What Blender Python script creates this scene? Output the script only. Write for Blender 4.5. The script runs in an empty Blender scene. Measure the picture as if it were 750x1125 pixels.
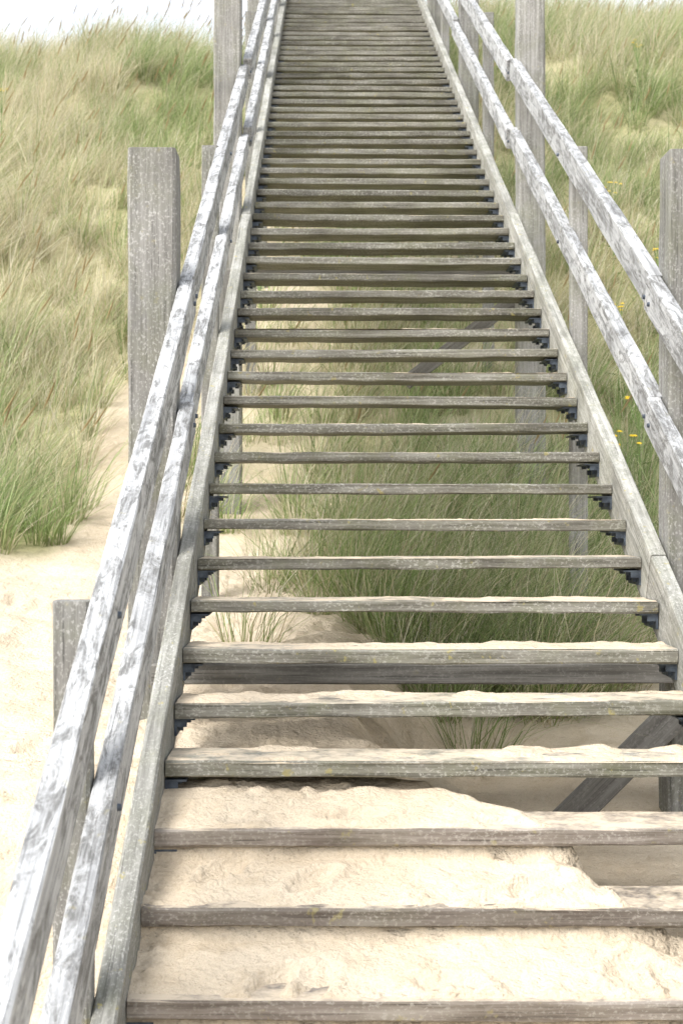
import bpy, math, random
import numpy as np
from mathutils import Vector, Matrix
random.seed(4); rng=np.random.default_rng(7)
EZ=1.75
T=0.4967
G=0.336; R=0.1669
XL,XR=-0.554,1.391
scene=bpy.context.scene

# ---------------------------------------------------------------- helpers
def hsh(ix,iy,s):
    v=np.sin(ix*127.1+iy*311.7+s*74.7)*43758.5453
    return v-np.floor(v)
def vn(x,y,s=0):
    ix=np.floor(x);iy=np.floor(y);fx=x-ix;fy=y-iy
    fx=fx*fx*(3-2*fx);fy=fy*fy*(3-2*fy)
    a=hsh(ix,iy,s);b=hsh(ix+1,iy,s);c=hsh(ix,iy+1,s);d=hsh(ix+1,iy+1,s)
    return (a*(1-fx)+b*fx)*(1-fy)+(c*(1-fx)+d*fx)*fy
def fbm(x,y,s=0,o=4):
    r=0;a=.5;t=0
    for k in range(o):
        r=r+a*vn(x*2**k,y*2**k,s+k*3.3);t+=a;a*=.5
    return r/t
def sst(a,b,x):
    t=np.clip((x-a)/(b-a),0,1);return t*t*(3-2*t)
def link(o,parent=None):
    scene.collection.objects.link(o)
    if parent is not None:o.parent=parent
    return o
def empty(name):
    e=bpy.data.objects.new(name,None);return link(e)
def mesh_np(name,verts,faces_flat,loop_tot,mat,parent=None,smooth=False,attrs=None):
    me=bpy.data.meshes.new(name)
    nv=len(verts);nl=len(faces_flat);nf=len(loop_tot)
    me.vertices.add(nv);me.vertices.foreach_set("co",np.asarray(verts,dtype=np.float32).ravel())
    me.loops.add(nl);me.loops.foreach_set("vertex_index",np.asarray(faces_flat,dtype=np.int32))
    me.polygons.add(nf)
    ls=np.concatenate([[0],np.cumsum(loop_tot)[:-1]]).astype(np.int32)
    me.polygons.foreach_set("loop_start",ls)
    me.update(calc_edges=True)
    if smooth: me.polygons.foreach_set("use_smooth",np.ones(nf,dtype=bool))
    if attrs:
        for k,v in attrs.items():
            if v.ndim==2:
                a=me.attributes.new(k,'FLOAT_COLOR','POINT');a.data.foreach_set("color",v.astype(np.float32).ravel())
            else:
                a=me.attributes.new(k,'FLOAT','POINT');a.data.foreach_set("value",v.astype(np.float32))
    me.materials.append(mat)
    return link(bpy.data.objects.new(name,me),parent)

# ---------------------------------------------------------------- materials
class NT:
    def __init__(s,name):
        s.m=bpy.data.materials.new(name);s.m.use_nodes=True;s.t=s.m.node_tree;s.n=s.t.nodes
        s.b=s.n["Principled BSDF"]
    def node(s,t,**k):
        n=s.n.new(t)
        for a,b in k.items():setattr(n,a,b)
        return n
    def l(s,a,b):s.t.links.new(a,b)
    def noise(s,vec,scale,detail=4,rough=.55,dist=0):
        n=s.node('ShaderNodeTexNoise');n.inputs['Scale'].default_value=scale;n.inputs['Detail'].default_value=detail
        n.inputs['Roughness'].default_value=rough;n.inputs['Distortion'].default_value=dist
        if vec is not None:s.l(vec,n.inputs['Vector'])
        return n.outputs['Fac']
    def ramp(s,fac,stops):
        n=s.node('ShaderNodeValToRGB');s.l(fac,n.inputs['Fac']);e=n.color_ramp.elements
        while len(e)<len(stops):e.new(.5)
        for q,(p,c) in zip(e,stops):
            q.position=p;q.color=(c[0],c[1],c[2],1) if hasattr(c,'__len__') else (c,c,c,1)
        return n.outputs['Color']
    def mix(s,f,a,b,mode='MIX'):
        n=s.node('ShaderNodeMix',data_type='RGBA',blend_type=mode)
        for v,i in ((f,0),(a,6),(b,7)):
            if hasattr(v,'is_linked') : s.l(v,n.inputs[i])
            elif i==0:n.inputs[0].default_value=v
            else:n.inputs[i].default_value=(v[0],v[1],v[2],1)
        return n.outputs[2]
    def math(s,op,a,b=0):
        n=s.node('ShaderNodeMath',operation=op)
        for v,i in((a,0),(b,1)):
            if hasattr(v,'is_linked'):s.l(v,n.inputs[i])
            else:n.inputs[i].default_value=v
        return n.outputs[0]
    def vmap(s,vec,sc,rot=(0,0,0)):
        n=s.node('ShaderNodeMapping');n.inputs['Scale'].default_value=sc;n.inputs['Rotation'].default_value=rot
        s.l(vec,n.inputs['Vector']);return n.outputs['Vector']
    def bump(s,h,st,dist=.01,nrm=None):
        n=s.node('ShaderNodeBump');n.inputs['Strength'].default_value=st;n.inputs['Distance'].default_value=dist
        s.l(h,n.inputs['Height'])
        if nrm is not None:s.l(nrm,n.inputs['Normal'])
        return n.outputs['Normal']

SAND=(.58,.495,.375)
def wood(name,c_dark,c_mid,c_light,speck=.5,speckcol=(.5,.5,.45),lichen=.3,stain=0,staincol=(.1,.11,.12),sand=0,crack=1,green=0,bst=.7):
    s=NT(name);b=s.b
    tc=s.node('ShaderNodeTexCoord');oi=s.node('ShaderNodeObjectInfo')
    off=s.node('ShaderNodeVectorMath',operation='MULTIPLY_ADD')
    cmb=s.node('ShaderNodeCombineXYZ')
    for i in range(3):s.l(oi.outputs['Random'],cmb.inputs[i])
    s.l(cmb.outputs[0],off.inputs[0]);off.inputs[1].default_value=(37,19,53);s.l(tc.outputs['Object'],off.inputs[2])
    v=off.outputs[0]
    g1=s.noise(s.vmap(v,(1.6,42,42)),1,4,.66,.4)
    g2=s.noise(s.vmap(v,(2.2,120,120)),1,2,.6)
    big=s.noise(v,2.3,3,.6)
    gg=s.math('ADD',s.math('MULTIPLY',g1,.62),s.math('MULTIPLY',big,.38))
    col=s.ramp(gg,[(.36,c_dark),(.5,c_mid),(.64,c_light)])
    hv=s.node('ShaderNodeHueSaturation');s.l(col,hv.inputs['Color'])
    s.l(s.math('ADD',s.math('MULTIPLY',oi.outputs['Random'],.36),.82),hv.inputs['Value']);col=hv.outputs[0]
    if green:
        col=s.mix(s.math('MULTIPLY',s.ramp(s.noise(v,3.7,4,.7),[(.45,0),(.7,1)]),green),col,(.155,.17,.075))
    if stain:
        sn=s.noise(s.vmap(v,(3.2,8,8),(0,0,.35)),1.5,5,.74,1.2)
        sm=s.ramp(sn,[(.46,0),(.56,1)])
        sn2=s.noise(s.vmap(v,(9,70,70),(0,.08,.2)),1,3,.75)
        sm=s.math('MULTIPLY',sm,s.math('MULTIPLY',s.ramp(sn2,[(.35,.2),(.56,1)]),stain))
        col=s.mix(sm,col,staincol)
    cr=s.ramp(g2,[(.31,1),(.41,0)])
    col=s.mix(s.math('MULTIPLY',cr,.65*crack),col,(c_dark[0]*.4,c_dark[1]*.4,c_dark[2]*.4))
    sp=s.noise(s.vmap(v,(.7,1,1)),95,3,.7)
    sm=s.math('MULTIPLY',s.ramp(sp,[(.53,0),(.62,1)]),s.ramp(big,[(.36,.25),(.62,1)]))
    col=s.mix(s.math('MULTIPLY',sm,speck),col,speckcol)
    li=s.math('MULTIPLY',s.ramp(s.noise(v,17,3,.7),[(.64,0),(.70,1)]),lichen)
    col=s.mix(li,col,(.32,.28,.10))
    if sand:
        ge=s.node('ShaderNodeNewGeometry');sx=s.node('ShaderNodeSeparateXYZ');s.l(ge.outputs['Normal'],sx.inputs[0])
        up=s.ramp(sx.outputs[2],[(.75,0),(.95,1)])
        sn=s.ramp(s.noise(v,7,4,.75),[(.36,0),(.58,1)])
        col=s.mix(s.math('MULTIPLY',s.math('MULTIPLY',up,sn),sand),col,SAND)
    s.l(col,b.inputs['Base Color']);b.inputs['Roughness'].default_value=.85
    b.inputs['Specular IOR Level'].default_value=.25
    h=s.math('ADD',s.math('MULTIPLY',g1,.8),s.math('MULTIPLY',sp,.3))
    s.l(s.bump(h,bst,.006),b.inputs['Normal'])
    return s.m

M_tread=wood("tread_wood",(.08,.075,.060),(.17,.163,.138),(.275,.27,.235),speck=.65,speckcol=(.44,.435,.39),lichen=.6,sand=.85,green=.3)
M_treadlow=wood("tread_wood_worn",(.095,.078,.063),(.18,.155,.132),(.27,.245,.215),speck=.5,speckcol=(.42,.40,.35),lichen=.4,sand=.9,green=.12)
M_post=wood("post_wood",(.125,.123,.113),(.22,.217,.203),(.31,.308,.293),speck=.6,speckcol=(.46,.46,.44),lichen=.25,green=.3)
M_rail=wood("rail_wood",(.22,.225,.228),(.385,.395,.398),(.53,.54,.54),speck=.3,speckcol=(.62,.62,.61),lichen=.2,stain=.9,staincol=(.115,.115,.11),bst=.5)
M_str=wood("stringer_wood",(.17,.168,.15),(.29,.288,.26),(.41,.408,.375),speck=.5,speckcol=(.53,.525,.49),lichen=.7,stain=.5,staincol=(.12,.12,.10),green=.25,bst=.5)
M_under=wood("frame_wood",(.10,.096,.087),(.17,.165,.15),(.25,.245,.23),speck=.3,speckcol=(.36,.35,.33),lichen=.1)

def steel():
    s=NT("galvanised_steel");tc=s.node('ShaderNodeTexCoord')
    n=s.noise(tc.outputs['Object'],25,3)
    s.l(s.ramp(n,[(.35,(.035,.045,.062)),(.65,(.10,.125,.155))]),s.b.inputs['Base Color'])
    s.b.inputs['Metallic'].default_value=.2;s.b.inputs['Roughness'].default_value=.6
    return s.m
M_steel=steel()

def sandm():
    s=NT("dune_sand");tc=s.node('ShaderNodeTexCoord');v=tc.outputs['Object']
    n1=s.noise(v,1.1,4,.6);n2=s.noise(v,9,4,.62);n3=s.noise(v,420,1,.6);n4=s.noise(v,60,3,.6)
    col=s.ramp(n1,[(.3,(.53,.445,.33)),(.7,(.63,.545,.42))])
    col=s.mix(s.math('MULTIPLY',s.ramp(n2,[(.48,0),(.72,1)]),.45),col,(.43,.345,.235))
    col=s.mix(s.math('MULTIPLY',s.ramp(n4,[(.52,0),(.74,1)]),.3),col,(.37,.295,.20))
    col=s.mix(s.ramp(n3,[(.38,.45),(.48,0)]),col,(.35,.28,.2))
    at=s.node('ShaderNodeAttribute',attribute_name="litter")
    lit=s.ramp(s.noise(v,9,4,.7),[(.3,(.17,.18,.07)),(.6,(.36,.34,.18))])
    col=s.mix(at.outputs['Fac'],col,lit)
    vo=s.node('ShaderNodeTexVoronoi');vo.inputs['Scale'].default_value=26;s.l(v,vo.inputs['Vector'])
    col=s.mix(s.math('MULTIPLY',s.ramp(vo.outputs['Distance'],[(.05,1),(.09,0)]),.55),col,(.18,.14,.09))
    s.l(col,s.b.inputs['Base Color']);s.b.inputs['Roughness'].default_value=.95
    s.b.inputs['Specular IOR Level'].default_value=.1
    h=s.math('ADD',s.math('MULTIPLY',n2,1.0),s.math('MULTIPLY',n4,.25))
    s.l(s.bump(h,1,.036),s.b.inputs['Normal'])
    return s.m
M_sand=sandm()

def grassm(name):
    s=NT(name);at=s.node('ShaderNodeAttribute',attribute_name="col")
    d=s.node('ShaderNodeBsdfDiffuse');t=s.node('ShaderNodeBsdfTranslucent')
    s.l(at.outputs['Color'],d.inputs['Color']);s.l(at.outputs['Color'],t.inputs['Color'])
    m=s.node('ShaderNodeMixShader');m.inputs[0].default_value=.35;s.l(d.outputs[0],m.inputs[1]);s.l(t.outputs[0],m.inputs[2])
    s.l(m.outputs[0],s.n['Material Output'].inputs['Surface'])
    s.n.remove(s.b)
    return s.m
M_grass=grassm("marram_blade")

# ---------------------------------------------------------------- terrain
yy=np.arange(-420,420,.05)
PL=np.interp(yy,[2.8,3.5,4.18,5.2,6.45,9,10.5,12,15,18,22,26,29,36,60,400],
                [-1.74,-1.68,-1.44,-.97,-.86,-.52,-.22,.2,1.75,3.5,5.85,7.7,8.0,7.3,6,5])
PR=np.interp(yy,[2.8,3.5,4.18,5.2,6.45,8,10,12,15,18,22,26,29,36,60,400],
                [-1.74,-1.70,-1.56,-1.44,-1.31,-1.0,-.4,.3,1.9,3.7,6.2,8.4,9.0,8,6,5])
k=np.hanning(13);k/=k.sum()
PL=np.convolve(np.pad(PL,6,'edge'),k,'valid');PR=np.convolve(np.pad(PR,6,'edge'),k,'valid')
FP=[(random.uniform(-.4,1.2),random.uniform(4.2,5.15),random.uniform(0,3.14)) for _ in range(17)]+[(random.uniform(-2.2,-.9),random.uniform(4.5,9.0),random.uniform(1.2,1.9)) for _ in range(14)]
def ground(X,Y,fine=True):
    zl=np.interp(Y,yy,PL);zr=np.interp(Y,yy,PR)
    s=(Y-4.18)/G;kk=np.floor(s-.07);t=s-kk
    saw=-1.369+R*kk-.003+.070*t
    pile=np.where(kk>=3,-.965+0*Y,saw)
    inpile=(X>-.60)&(Y>3.2)
    fadeb=sst(5.4,6.4,Y)
    pl=pile*(1-fadeb)+zl*fadeb
    zl2=np.where(inpile&(Y<6.4),pl,zl)
    xb=np.clip(.40+(5.19-Y)*.85,.1,3.2)
    xb=xb+(fbm(X*3,Y*3,5)-.5)*.3
    w=sst(xb,xb+.5,X)
    z=zl2*(1-w)+zr*w
    far=sst(9,16,Y)
    out=sst(0,1.2,np.maximum(-1.2-X,X-2.0))
    z=z+(fbm(X*.35+9,Y*.35,1)-.5)*(.25+far*1.3)*out*sst(5,9,Y)
    z=z+(fbm(X*.06,Y*.06,2)-.5)*6*sst(25,60,np.hypot(X,Y-8))*sst(8,20,Y)
    z=z+(fbm(X*2.2,Y*2.2,3)-.5)*.10*np.clip(out+sst(5.6,6.5,Y),0,1)
    z=z+(fbm(X*.8,Y*.8,33)-.5)*.16*np.clip(out,0,1)
    if fine:
        ip=inpile&(Y<5.25)
        a=fbm(X*7,Y*10,4,3)-.5;b=np.abs(fbm(X*20,Y*26,44,3)-.5)
        patch=sst(.48,.62,fbm(X*3.5,Y*5,45,2))
        z=z+np.where(ip,a*.026+b*.06*patch-.010*patch,a*.045+b*.04*patch)
        for (px,py,an) in FP:
            dx=(X-px);dy=(Y-py);c,s_=math.cos(an),math.sin(an)
            u=(dx*c+dy*s_)/.10;v_=(-dx*s_+dy*c)/.045
            r2=(u*u+v_*v_)*(1+.9*(fbm(X*22,Y*22,9,2)-.5))
            dep=.020 if py<5.2 and px>-.6 else .03
            z=z-dep*np.exp(-r2*r2)+dep*.6*np.exp(-(np.sqrt(r2)-1.35)**2*9)
    return z
start_sign=1
def grow(start,first,ratio,caps,end):
    o=[];x=start;st=first
    while abs(x)<end:
        lim=[c for lim_,c in caps if abs(x)<lim_]
        cap=lim[0] if lim else 60
        st=min(st*ratio,cap);x=x+st*start_sign;o.append(x)
    return o
fx=list(np.arange(-.76,1.6,.014));start_sign=1;rx=grow(fx[-1],.03,1.15,[(16,.22)],400);start_sign=-1;lx=grow(fx[0],.014,1.04,[(3,.035),(16,.22)],400)
xs=np.array(lx[::-1]+fx+rx)
fy=list(np.arange(3.3,5.7,.010));start_sign=1;uy=grow(fy[-1],.02,1.08,[(9,.045),(34,.16)],400)
dy=[];y=fy[0];st=.03
while y>-400:
    st*=1.2;y-=st;dy.append(y)
ys=np.array(dy[::-1]+fy+uy)
XX,YY=np.meshgrid(xs,ys)
def gmask(X,Y):
    n=fbm(X*.7,Y*.7,11,3);n2=fbm(X*1.9,Y*1.9,12,2)
    bl=-1.60-.22*sst(10,12,Y)*(1-sst(13,16,Y))+.42*sst(13,17,Y)+(n-.5)*.7
    left=sst(0,.35,bl-X)*sst(9.6,10.3,Y+(n-.5)*1.5)
    right=sst(0,.3,X-(1.72+(n-.5)*.4))*sst(7.6,8.6,Y+(n-.5)*1.2)
    mid=(X>-1.3)&(X<1.85)
    under=mid*(.5*sst(8.4,9.2,Y)*(n2>.38)*sst(-.3,.4,X)+.32*sst(9.6,11.5,Y)*(n2>.35))
    m=np.maximum(np.maximum(left,right)*(.75+.25*sst(.35,.5,n2)),under)
    return np.clip(m,0,1)
ZZ=ground(XX,YY)
nx,ny=len(xs),len(ys)
idx=np.arange(nx*ny).reshape(ny,nx)
q=np.stack([idx[:-1,:-1],idx[:-1,1:],idx[1:,1:],idx[1:,:-1]],-1).reshape(-1,4)
verts=np.stack([XX,YY,ZZ+EZ],-1).reshape(-1,3)
lit=(gmask(XX,YY)*.95*np.where((YY>9),1,.0)).ravel()
mesh_np("sand_dune_ground",verts,q.ravel(),np.full(len(q),4),M_sand,smooth=True,attrs={"litter":lit})

# ---------------------------------------------------------------- beams
def beam(name,p0,p1,w,h,mat,parent,up=(0,0,1),ch=.006,wob=.0025,seg=.14,bow=0,fr=4.5):
    p0=Vector(p0);p1=Vector(p1);d=p1-p0;L=d.length;x=d.normalized()
    up=Vector(up);yv=up.cross(x).normalized();z=x.cross(yv)
    a,b=w/2,h/2
    prof=[(-a+ch,-b),(a-ch,-b),(a,-b+ch),(a,b-ch),(a-ch,b),(-a+ch,b),(-a,b-ch),(-a,-b+ch)]
    n=max(2,int(L/seg)+1);sd=random.random()*100
    st=[0,.004]+list(np.linspace(0,L,n)[1:-1])+[L-.004,L]
    vs=[];fs=[]
    for i,s in enumerate(st):
        sc=1 if 0<i<len(st)-1 else .93
        for j,(u,v) in enumerate(prof):
            c=j//2
            du=(float(vn(np.float64(s*fr+sd),np.float64(c*7.3),1))-.5)*2*wob
            dv=(float(vn(np.float64(s*fr+sd),np.float64(c*7.3),2))-.5)*2*wob
            t=s/L*2-1
            uu=u-(1-sc)*math.copysign(min(ch,a*.9),u);vv=v-(1-sc)*math.copysign(min(ch,b*.9),v)
            vs.append((s-L/2,uu+du,vv+dv+bow*(1-t*t)))
    for i in range(len(st)-1):
        for j in range(8):
            k=(j+1)%8;fs.append((i*8+j,(i+1)*8+j,(i+1)*8+k,i*8+k))
    fs.append(tuple(range(8)));m=(len(st)-1)*8;fs.append(tuple(m+7-i for i in range(8)))
    me=bpy.data.meshes.new(name);me.from_pydata(vs,[],fs);
    import bmesh
    bm=bmesh.new();bm.from_mesh(me);bmesh.ops.recalc_face_normals(bm,faces=bm.faces);bm.to_mesh(me);bm.free()
    me.materials.append(mat)
    o=bpy.data.objects.new(name,me)
    M=Matrix((( x.x,yv.x,z.x,0),(x.y,yv.y,z.y,0),(x.z,yv.z,z.z,0),(0,0,0,1)))
    M.translation=(p0+p1)/2+Vector((0,0,EZ));o.matrix_world=M
    link(o);o.parent=parent;o.matrix_world=M
    return o

stairs=empty("wooden_staircase")
N0,N1=-1,58
TH=.056;TD=.285
for i in range(N0,N1+1):
    Y=4.18+G*(i-1);Z=-1.369+R*(i-1)
    th=TH if i<7 else .049
    jy=random.uniform(-.006,.006);jz=random.uniform(-.004,.004);tl=random.uniform(-.005,.005)
    if i<5: jz=.003
    beam("tread_%d"%(i+2),(XL+.004,Y+TD/2+jy,Z-th/2+jz-tl),(XR-.004,Y+TD/2+jy,Z-th/2+jz+tl),TD,th,M_treadlow if i<4 else M_tread,stairs,
         bow=random.uniform(-.006,.003),wob=.003,ch=.006,seg=.07,fr=7)
COS=math.cos(math.atan(T))
def slope(name,X,htop,hv,w,Y0,Y1,mat,parent,off=0):
    hp=hv*COS;hc=htop-hv/2
    up=Vector((0,-T,1)).normalized()
    return beam(name,(X,Y0,hc+T*Y0+off),(X,Y1,hc+T*Y1+off),w,hp,mat,parent,up=up,seg=.15,wob=.003,ch=.006,fr=3)
YT=4.18+G*57+.3
SW=.068
cuts=[2.9,6.42,11.32,16.2,YT]
for side,X in(("left",XL-SW/2),("right",XR+SW/2)):
    for j in range(4):
        slope("stringer_%s_%d"%(side,j+1),X,-3.345+random.uniform(-.006,.006),.30,SW,cuts[j],cuts[j+1]-.004,M_str,stairs)
ZT=-1.369+R*57
for j in range(9):
    beam("landing_board_%d"%(j+1),(XL-.07,YT+.12+j*.3,ZT+.14),(XR+.07,YT+.12+j*.3,ZT+.14),.28,.05,M_tread,stairs)
small=[4.05,8.9,13.8,18.7]
tall=[1.55,6.45,11.35,16.25,21.15,25.6]
PW=.205;SP=.10
def postx(side,w): return (XL-SW-w/2-.004) if side<0 else (XR+SW+w/2+.004)
for sd,sn in((-1,"left"),(1,"right")):
    for j,Y in enumerate(tall):
        X=postx(sd,PW);g=float(ground(np.float64(X),np.float64(Y)))
        top=-1.657+T*Y if Y<24 else ZT+1.4
        if j==0:top=-1.657+T*Y-.35
        beam("tall_post_%s_%d"%(sn,j+1),(X,Y,g-.5),(X+random.uniform(-.006,.006),Y,top),PW,PW,M_post,stairs,up=(0,1,0),ch=.014,wob=.004)
    for j,Y in enumerate(small):
        X=postx(sd,SP);g=float(ground(np.float64(X),np.float64(Y)))
        beam("baluster_post_%s_%d"%(sn,j+1),(X,Y,min(g-.3,-3.7+T*Y)),(X,Y,-2.25+T*Y),SP,.09,M_post,stairs,up=(0,1,0),ch=.008)
    XRl=(XL-SW/2) if sd<0 else (XR+SW/2)
    rc=[1.45,6.5,11.38,16.28,21.2,YT]
    for j in range(5):
        dx=[.0,-.018,.006,-.008,.004][j]*(1 if sd<0 else -1)
        dh=[.0,-.035,.01,-.015,0][j] if sd<0 else [.02,.02,-.0,.02,0.01][j]
        for nm,ht,hv in(("handrail",-2.205,.170),("mid_rail",-2.73,.160)):
            slope("%s_%s_%d"%(nm,sn,j+1),XRl+dx,ht+dh,hv,.064,rc[j],rc[j+1]-.012,M_rail,stairs)
    beam("landing_rail_"+sn,(XRl,YT,ZT+1.28),(XRl,25.9,ZT+1.28),.06,.15,M_rail,stairs)
for j,Y in enumerate(tall[1:5]):
    zt=-3.80+T*Y;bh=.085 if j==0 else .12
    top=-.638 if j==0 else zt-.02
    beam("cross_beam_%d"%(j+1),(XL-SW-.1,Y-.145,top-bh/2),(XR+SW+.1,Y-.145,top-bh/2),.07,bh,M_under,stairs)
    if j==0:
        beam("brace_1",(.72,Y-.15,-1.60),(XR+.10,Y-.15,-.84),.05,.13,M_under,stairs)
    else:
        beam("brace_%d"%(j+1),(.62,Y+.13,zt-.85),(XR+.10,Y+.13,zt-.18),.05,.11,M_under,stairs)
# rail fixing bolts (flat round heads on the inner faces at each post)
import bmesh
bmb=bmesh.new()
for sd in(-1,1):
    xi=(XL+.001) if sd<0 else (XR-.001)
    for Y in small+tall[:5]:
        for H0 in(-2.29,-2.81):
            for dy_ in((0,) if Y in small else (-.045,.045)):
                c=Vector((xi,Y+dy_,H0+T*(Y+dy_)+EZ))
                bmesh.ops.create_cone(bmb,cap_ends=True,segments=10,radius1=.011,radius2=.009,depth=.012,
                    matrix=Matrix.Translation(c)@Matrix.Rotation(math.pi/2*(-sd),4,'Y'))
me=bpy.data.meshes.new("rail_bolts");bmb.to_mesh(me);bmb.free();me.materials.append(M_steel)
link(bpy.data.objects.new("rail_bolts",me),stairs)
# steel brackets
bv=[];bf=[]
def bx(x0,x1,y0,y1,z0,z1):
    n=len(bv)
    for z in(z0,z1):
        for (x,y) in((x0,y0),(x1,y0),(x1,y1),(x0,y1)):bv.append((x,y,z+EZ))
    for f in((0,3,2,1),(4,5,6,7),(0,1,5,4),(1,2,6,5),(2,3,7,6),(3,0,4,7)):bf.append(tuple(n+a for a in f))
for i in range(N0,N1+1):
    Y=4.18+G*(i-1);Z=-1.369+R*(i-1)-(TH if i<7 else .049)-.007
    for sd in(-1,1):
        e=XL+.001 if sd<0 else XR-.001
        def B(a,b,*r):
            x0,x1=e-sd*a,e-sd*b;bx(min(x0,x1),max(x0,x1),*r)
        B(0,.075,Y+.02,Y+.26,Z-.007,Z)
        B(0,.008,Y+.02,Y+.26,Z-.065,Z-.0075)
        B(.0085,.045,Y+.022,Y+.029,Z-.032,Z-.0075)
        for yb in(.07,.20):
            B(.0085,.026,Y+yb,Y+yb+.026,Z-.052,Z-.028)
            B(.035,.055,Y+yb,Y+yb+.022,Z-.022,Z-.0075)
me=bpy.data.meshes.new("steel_brackets");me.from_pydata(bv,[],bf);me.materials.append(M_steel)
o=bpy.data.objects.new("steel_brackets",me);link(o,stairs)
# loose sand on the lower treads
for i in range(4,18):
    Y=4.18+G*(i-1);Z=-1.369+R*(i-1)
    gx=np.linspace(XL+.01,XR-.01,260);gy=np.linspace(Y+.004,Y+TD-.004,20)
    A,Bq=np.meshgrid(gx,gy);amp={4:.018,5:.013,6:.009}.get(i,.006)
    edge=np.minimum(sst(0,.03,Bq-gy[0]),1)
    H=np.clip(fbm(A*7,Bq*9+i*9,21,3)-.38,0,1)*amp*2.8*edge+ (fbm(A*40,Bq*40,22,2)-.5)*.005*edge-.0045
    n=A.size;idx=np.arange(n).reshape(A.shape)
    q=np.stack([idx[:-1,:-1],idx[:-1,1:],idx[1:,1:],idx[1:,:-1]],-1).reshape(-1,4)
    mesh_np("tread_sand_%d"%i,np.stack([A,Bq,H+Z+EZ],-1).reshape(-1,3),q.ravel(),np.full(len(q),4),M_sand,stairs,smooth=True)

# ---------------------------------------------------------------- grass
def make_blades(px,py,L,az,lean,droop,width,col,zoff=-.03,wind=(.22,0.02)):
    n=len(px);pz=ground(px,py,False)+zoff
    dx=np.cos(az);dy=np.sin(az)
    ts=np.array([0,.36,.72,1.0])
    wd=np.array([1,.85,.5,0])
    P=[]
    sa=az+np.pi/2+rng.uniform(-.9,.9,n)
    sx,sy=np.cos(sa),np.sin(sa)
    for t,w in zip(ts,wd):
        h=L*(lean*t+droop*t*t)
        cx=px+dx*h+wind[0]*L*t*t;cy=py+dy*h+wind[1]*L*t*t
        cz=pz+L*(t-(.35*lean+.55*droop)*t*t)
        ww=width*w/2
        if t<1:
            P.append(np.stack([cx-sx*ww,cy-sy*ww,cz],-1));P.append(np.stack([cx+sx*ww,cy+sy*ww,cz],-1))
        else:P.append(np.stack([cx,cy,cz],-1))
    V=np.stack(P,1);V[:,:,2]+=EZ
    m=7
    base=(np.arange(n)*m)[:,None]
    F=np.array([0,1,3,2,2,3,5,4,4,5,6])[None]+base
    lt=np.tile([4,4,3],n)
    C=np.repeat(col[:,None,:],m,1).copy()
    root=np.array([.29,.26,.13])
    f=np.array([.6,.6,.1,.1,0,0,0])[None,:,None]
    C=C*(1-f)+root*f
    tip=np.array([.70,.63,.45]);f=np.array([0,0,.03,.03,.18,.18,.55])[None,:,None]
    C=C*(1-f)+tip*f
    C=np.concatenate([C,np.ones((n,m,1))],-1)
    return V.reshape(-1,3),F.ravel(),lt,C.reshape(-1,4)
STRAW=np.array([[.74,.68,.50],[.80,.755,.60],[.64,.565,.38],[.66,.65,.42]])
GREEN=np.array([[.22,.34,.11],[.30,.42,.16],[.16,.27,.08],[.40,.50,.23]])
def tufts(cx,cy,nb,Lm,greenf,spread=.09,width=.0062,leanmul=1.0,wind=(.22,.02)):
    n=len(cx);nb=np.asarray(nb);id_=np.repeat(np.arange(n),nb);N=len(id_)
    r=spread*np.sqrt(rng.random(N))*rng.uniform(.7,1.4,n)[id_];a=rng.uniform(0,2*np.pi,N)
    px=cx[id_]+r*np.cos(a);py=cy[id_]+r*np.sin(a)
    az=a+rng.normal(0,.6,N)
    L=Lm[id_]*rng.uniform(.45,1.15,N)
    lean=np.abs(rng.normal(.28,.22,N))*leanmul;droop=np.abs(rng.normal(.25,.25,N))*leanmul
    lean=np.clip(lean,0,.9);droop=np.clip(droop,0,.8)
    gt=np.clip(greenf+rng.normal(0,.2,n),0.03,.95)
    g=rng.random(N)<gt[id_]
    col=np.where(g[:,None],GREEN[rng.integers(0,4,N)],STRAW[rng.integers(0,4,N)])
    col=col*rng.uniform(.7,1.15,N)[:,None]*rng.uniform(.75,1.1,n)[id_][:,None]
    w=width*rng.uniform(.6,1.3,N)
    return make_blades(px,py,L,az,lean,droop,w,col,wind=wind)
def join(parts):
    V=[];F=[];Lt=[];C=[];o=0
    for v,f,l,c in parts:
        V.append(v);F.append(f+o);Lt.append(l);C.append(c);o+=len(v)
    return np.concatenate(V),np.concatenate(F),np.concatenate(Lt),np.concatenate(C)
def scatter(x0,x1,y0,y1,dens,cond):
    n=int((x1-x0)*(y1-y0)*dens);x=rng.uniform(x0,x1,n);y=rng.uniform(y0,y1,n)
    k=(rng.random(n)<gmask(x,y))&cond(x,y);return x[k],y[k]
parts=[]
wedge=lambda x,y:(x>-.235*y-.5)&(x<.26*y+.5)
def gf(x,y):
    n=fbm(x*.5,y*.5,31,3)
    f=.2+.75*(1-sst(11.5,18,y))*sst(.28,.50,n)+.6*sst(.48,.60,n)
    f=np.where(x>0,f*.85+.08,f)
    return np.clip(f,.10,.88)
x,y=scatter(-8,9,7,31,16,wedge)
parts.append(tufts(x,y,rng.integers(34,66,len(x)),rng.uniform(.5,1.15,len(x)),gf(x,y),width=.0075))
print("tufts",len(x))
x2,y2=scatter(-14,15,7,32,2.6,lambda x,y:~wedge(x,y))
parts.append(tufts(x2,y2,rng.integers(25,45,len(x2)),rng.uniform(.55,1.0,len(x2)),gf(x2,y2),spread=.18,width=.012))
k=rng.random(len(x))<.22;hx=x[k]+rng.normal(0,.06,k.sum());hy=y[k]+rng.normal(0,.06,k.sum());n=len(hx)
V,F,Lt,C=make_blades(hx,hy,rng.uniform(.95,1.25,n),rng.uniform(0,6.28,n),np.full(n,.08),np.full(n,.08),np.full(n,.004),np.tile([.6,.52,.33],(n,1)))
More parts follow.
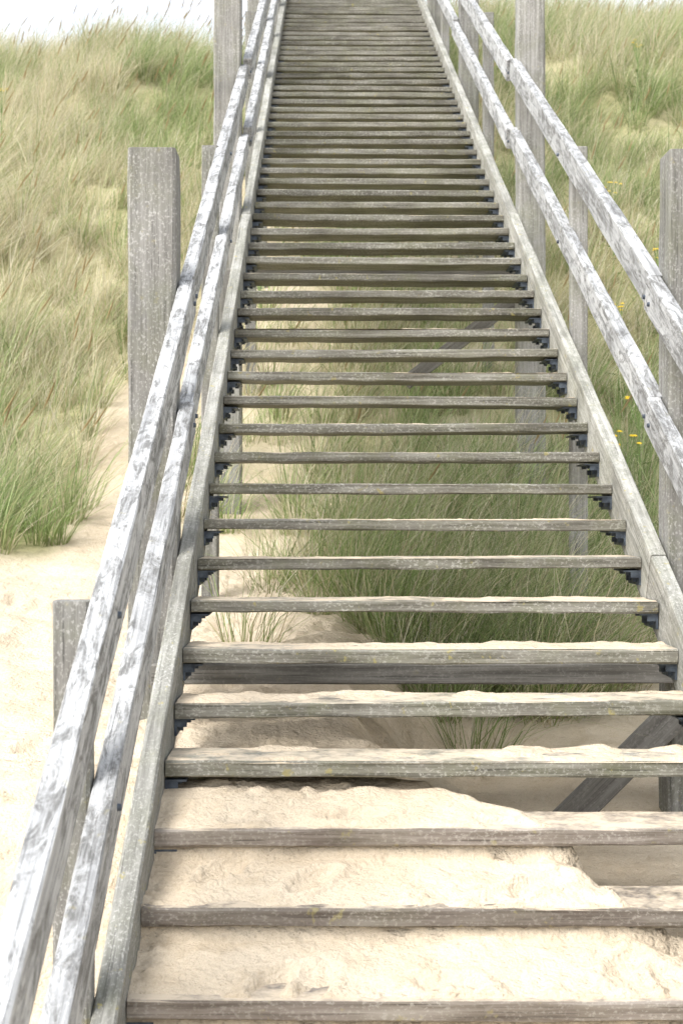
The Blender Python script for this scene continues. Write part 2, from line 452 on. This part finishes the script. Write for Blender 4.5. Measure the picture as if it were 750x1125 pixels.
parts.append((V,F,Lt,C))
Vr=V.reshape(n,7,3)
top=Vr[:,6];low=(Vr[:,4]+Vr[:,5])/2;low=low+(top-low)*.4
hv=[];hf=[];
for i in range(n):
    b=len(hv);d=top[i]-low[i]
    for t,w in((0,.003),(.3,.011),(.7,.009),(1.1,.001)):
        c=low[i]+d*t*1.1
        for q in range(3):hv.append(c+np.array([math.cos(q*2.094)*w,math.sin(q*2.094)*w,0]))
    for r in range(3):
        for q in range(3):hf+= [b+r*3+q,b+r*3+(q+1)%3,b+r*3+3+(q+1)%3,b+r*3+3+q]
hv=np.array(hv);parts.append((hv,np.array(hf),np.full(len(hf)//4,4),np.tile([.42,.33,.18,1],(len(hv),1))))
V,F,Lt,C=join(parts)
print("faces",len(Lt))
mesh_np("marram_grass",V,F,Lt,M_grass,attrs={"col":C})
cl=[(.95,8.0,.34,15),(.55,8.2,.3,13),(1.25,8.4,.3,11),(.15,8.5,.2,4),(1.0,9.3,.4,12),(.4,9.6,.4,9),(-.2,9.4,.2,2),(1.4,7.8,.2,4),(.1,10.6,.5,8),(1.1,10.8,.5,10),(-.4,7.7,.08,1),(.72,7.15,.1,1),(.6,7.6,.15,2)]
cx=[];cy=[]
for (a,b,r,c) in cl:
    cx+=list(a+rng.normal(0,r*.6,c));cy+=list(b+rng.normal(0,r*.6,c))
cx=np.array(cx);cy=np.array(cy)
v=tufts(cx,cy,rng.integers(55,95,len(cx)),rng.uniform(.7,1.35,len(cx)),np.full(len(cx),.68),spread=.11,width=.006,leanmul=1.25,wind=(.3,-.05))
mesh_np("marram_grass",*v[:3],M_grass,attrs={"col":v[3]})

def simple(name,c,rough=.7):
    s=NT(name);tc=s.node('ShaderNodeTexCoord');n=s.noise(tc.outputs['Object'],40,2)
    s.l(s.ramp(n,[(.3,tuple(q*.75 for q in c)),(.7,c)]),s.b.inputs['Base Color']);s.b.inputs['Roughness'].default_value=rough;return s.m
MY=simple("petal_yellow",(.85,.62,.03));MG=simple("stem_green",(.20,.30,.09))
for (fx_,fy_,hh) in((2.05,10.2,.85),(2.3,10.9,.95),(3.0,15.5,1.),(2.6,13.2,1.),(3.3,14.6,.95),(4.3,20.5,1.),(-4.3,20.,1.),(2.95,12.4,.95)):
    g=float(ground(np.float64(fx_),np.float64(fy_)))+EZ
    vs=[];fs=[];mi=[]
    def tube(p,q,r):
        b=len(vs)
        for c in(p,q):
            for k_ in range(4):vs.append((c[0]+math.cos(k_*1.571)*r,c[1]+math.sin(k_*1.571)*r,c[2]))
        for k_ in range(4):fs.append((b+k_,b+(k_+1)%4,b+4+(k_+1)%4,b+4+k_));mi.append(1)
    fk=(fx_,fy_,g+hh*.7);tube((fx_,fy_,g-.05),fk,.005)
    for f in range(7):
        e=(fk[0]+random.uniform(-.09,.09),fk[1]+random.uniform(-.09,.09),g+hh+random.uniform(-.05,.05));tube(fk,e,.003)
        b=len(vs);vs.append((e[0],e[1],e[2]+.006))
        for k_ in range(20):
            r=.024 if k_%2 else .012;vs.append((e[0]+math.cos(k_*.314)*r,e[1]+math.sin(k_*.314)*r-.004,e[2]+(.0 if k_%2 else .006)+.4*math.sin(k_*.314)*r))
        for k_ in range(20):fs.append((b,b+1+k_,b+1+(k_+1)%20));mi.append(0)
    for lf in range(8):
        zz=g+hh*(.1+.07*lf);aa=lf*2.4;b=len(vs)
        vs+= [(fx_,fy_,zz),(fx_+math.cos(aa+.3)*.05,fy_+math.sin(aa+.3)*.05,zz+.02),(fx_+math.cos(aa)*.11,fy_+math.sin(aa)*.11,zz+.02),(fx_+math.cos(aa-.3)*.05,fy_+math.sin(aa-.3)*.05,zz+.02)]
        fs.append((b,b+1,b+2,b+3));mi.append(1)
    me=bpy.data.meshes.new("ragwort_plant");me.from_pydata(vs,[],fs);me.materials.append(MY);me.materials.append(MG)
    me.polygons.foreach_set("material_index",mi);link(bpy.data.objects.new("ragwort_plant",me))

# ---------------------------------------------------------------- light
EL,AZ=math.radians(54),math.radians(-130)
w=bpy.data.worlds.new("World");scene.world=w;w.use_nodes=True;nt=w.node_tree
sky=nt.nodes.new('ShaderNodeTexSky');sky.sky_type='NISHITA';sky.sun_disc=False;sky.sun_elevation=EL;sky.sun_rotation=AZ
sky.dust_density=4;sky.air_density=1
hs=nt.nodes.new('ShaderNodeHueSaturation');hs.inputs['Saturation'].default_value=.30;hs.inputs['Value'].default_value=2.75
nt.links.new(sky.outputs[0],hs.inputs['Color']);bg=nt.nodes['Background'];nt.links.new(hs.outputs[0],bg.inputs['Color']);bg.inputs['Strength'].default_value=.15
sun=bpy.data.lights.new("sun",'SUN');sun.energy=1.5;sun.angle=math.radians(24);sun.color=(1,.98,.95)
so=bpy.data.objects.new("sun",sun);link(so)
d=Vector((math.sin(AZ)*math.cos(EL),math.cos(AZ)*math.cos(EL),math.sin(EL)))
so.rotation_euler=d.to_track_quat('Z','Y').to_euler();so.location=d*30
# ---------------------------------------------------------------- camera
cam=bpy.data.cameras.new("camera");co=bpy.data.objects.new("camera",cam);link(co)
cam.sensor_fit='VERTICAL';cam.sensor_height=24;cam.lens=24*1643/1125;cam.clip_end=2000;cam.clip_start=.05
co.location=(0,0,EZ);co.rotation_euler=(math.radians(90),0,-math.atan(19/1643))
cam.dof.use_dof=True;cam.dof.focus_distance=6.2;cam.dof.aperture_fstop=4.0
scene.camera=co
scene.view_settings.view_transform='Standard';scene.view_settings.look='None';scene.view_settings.exposure=0
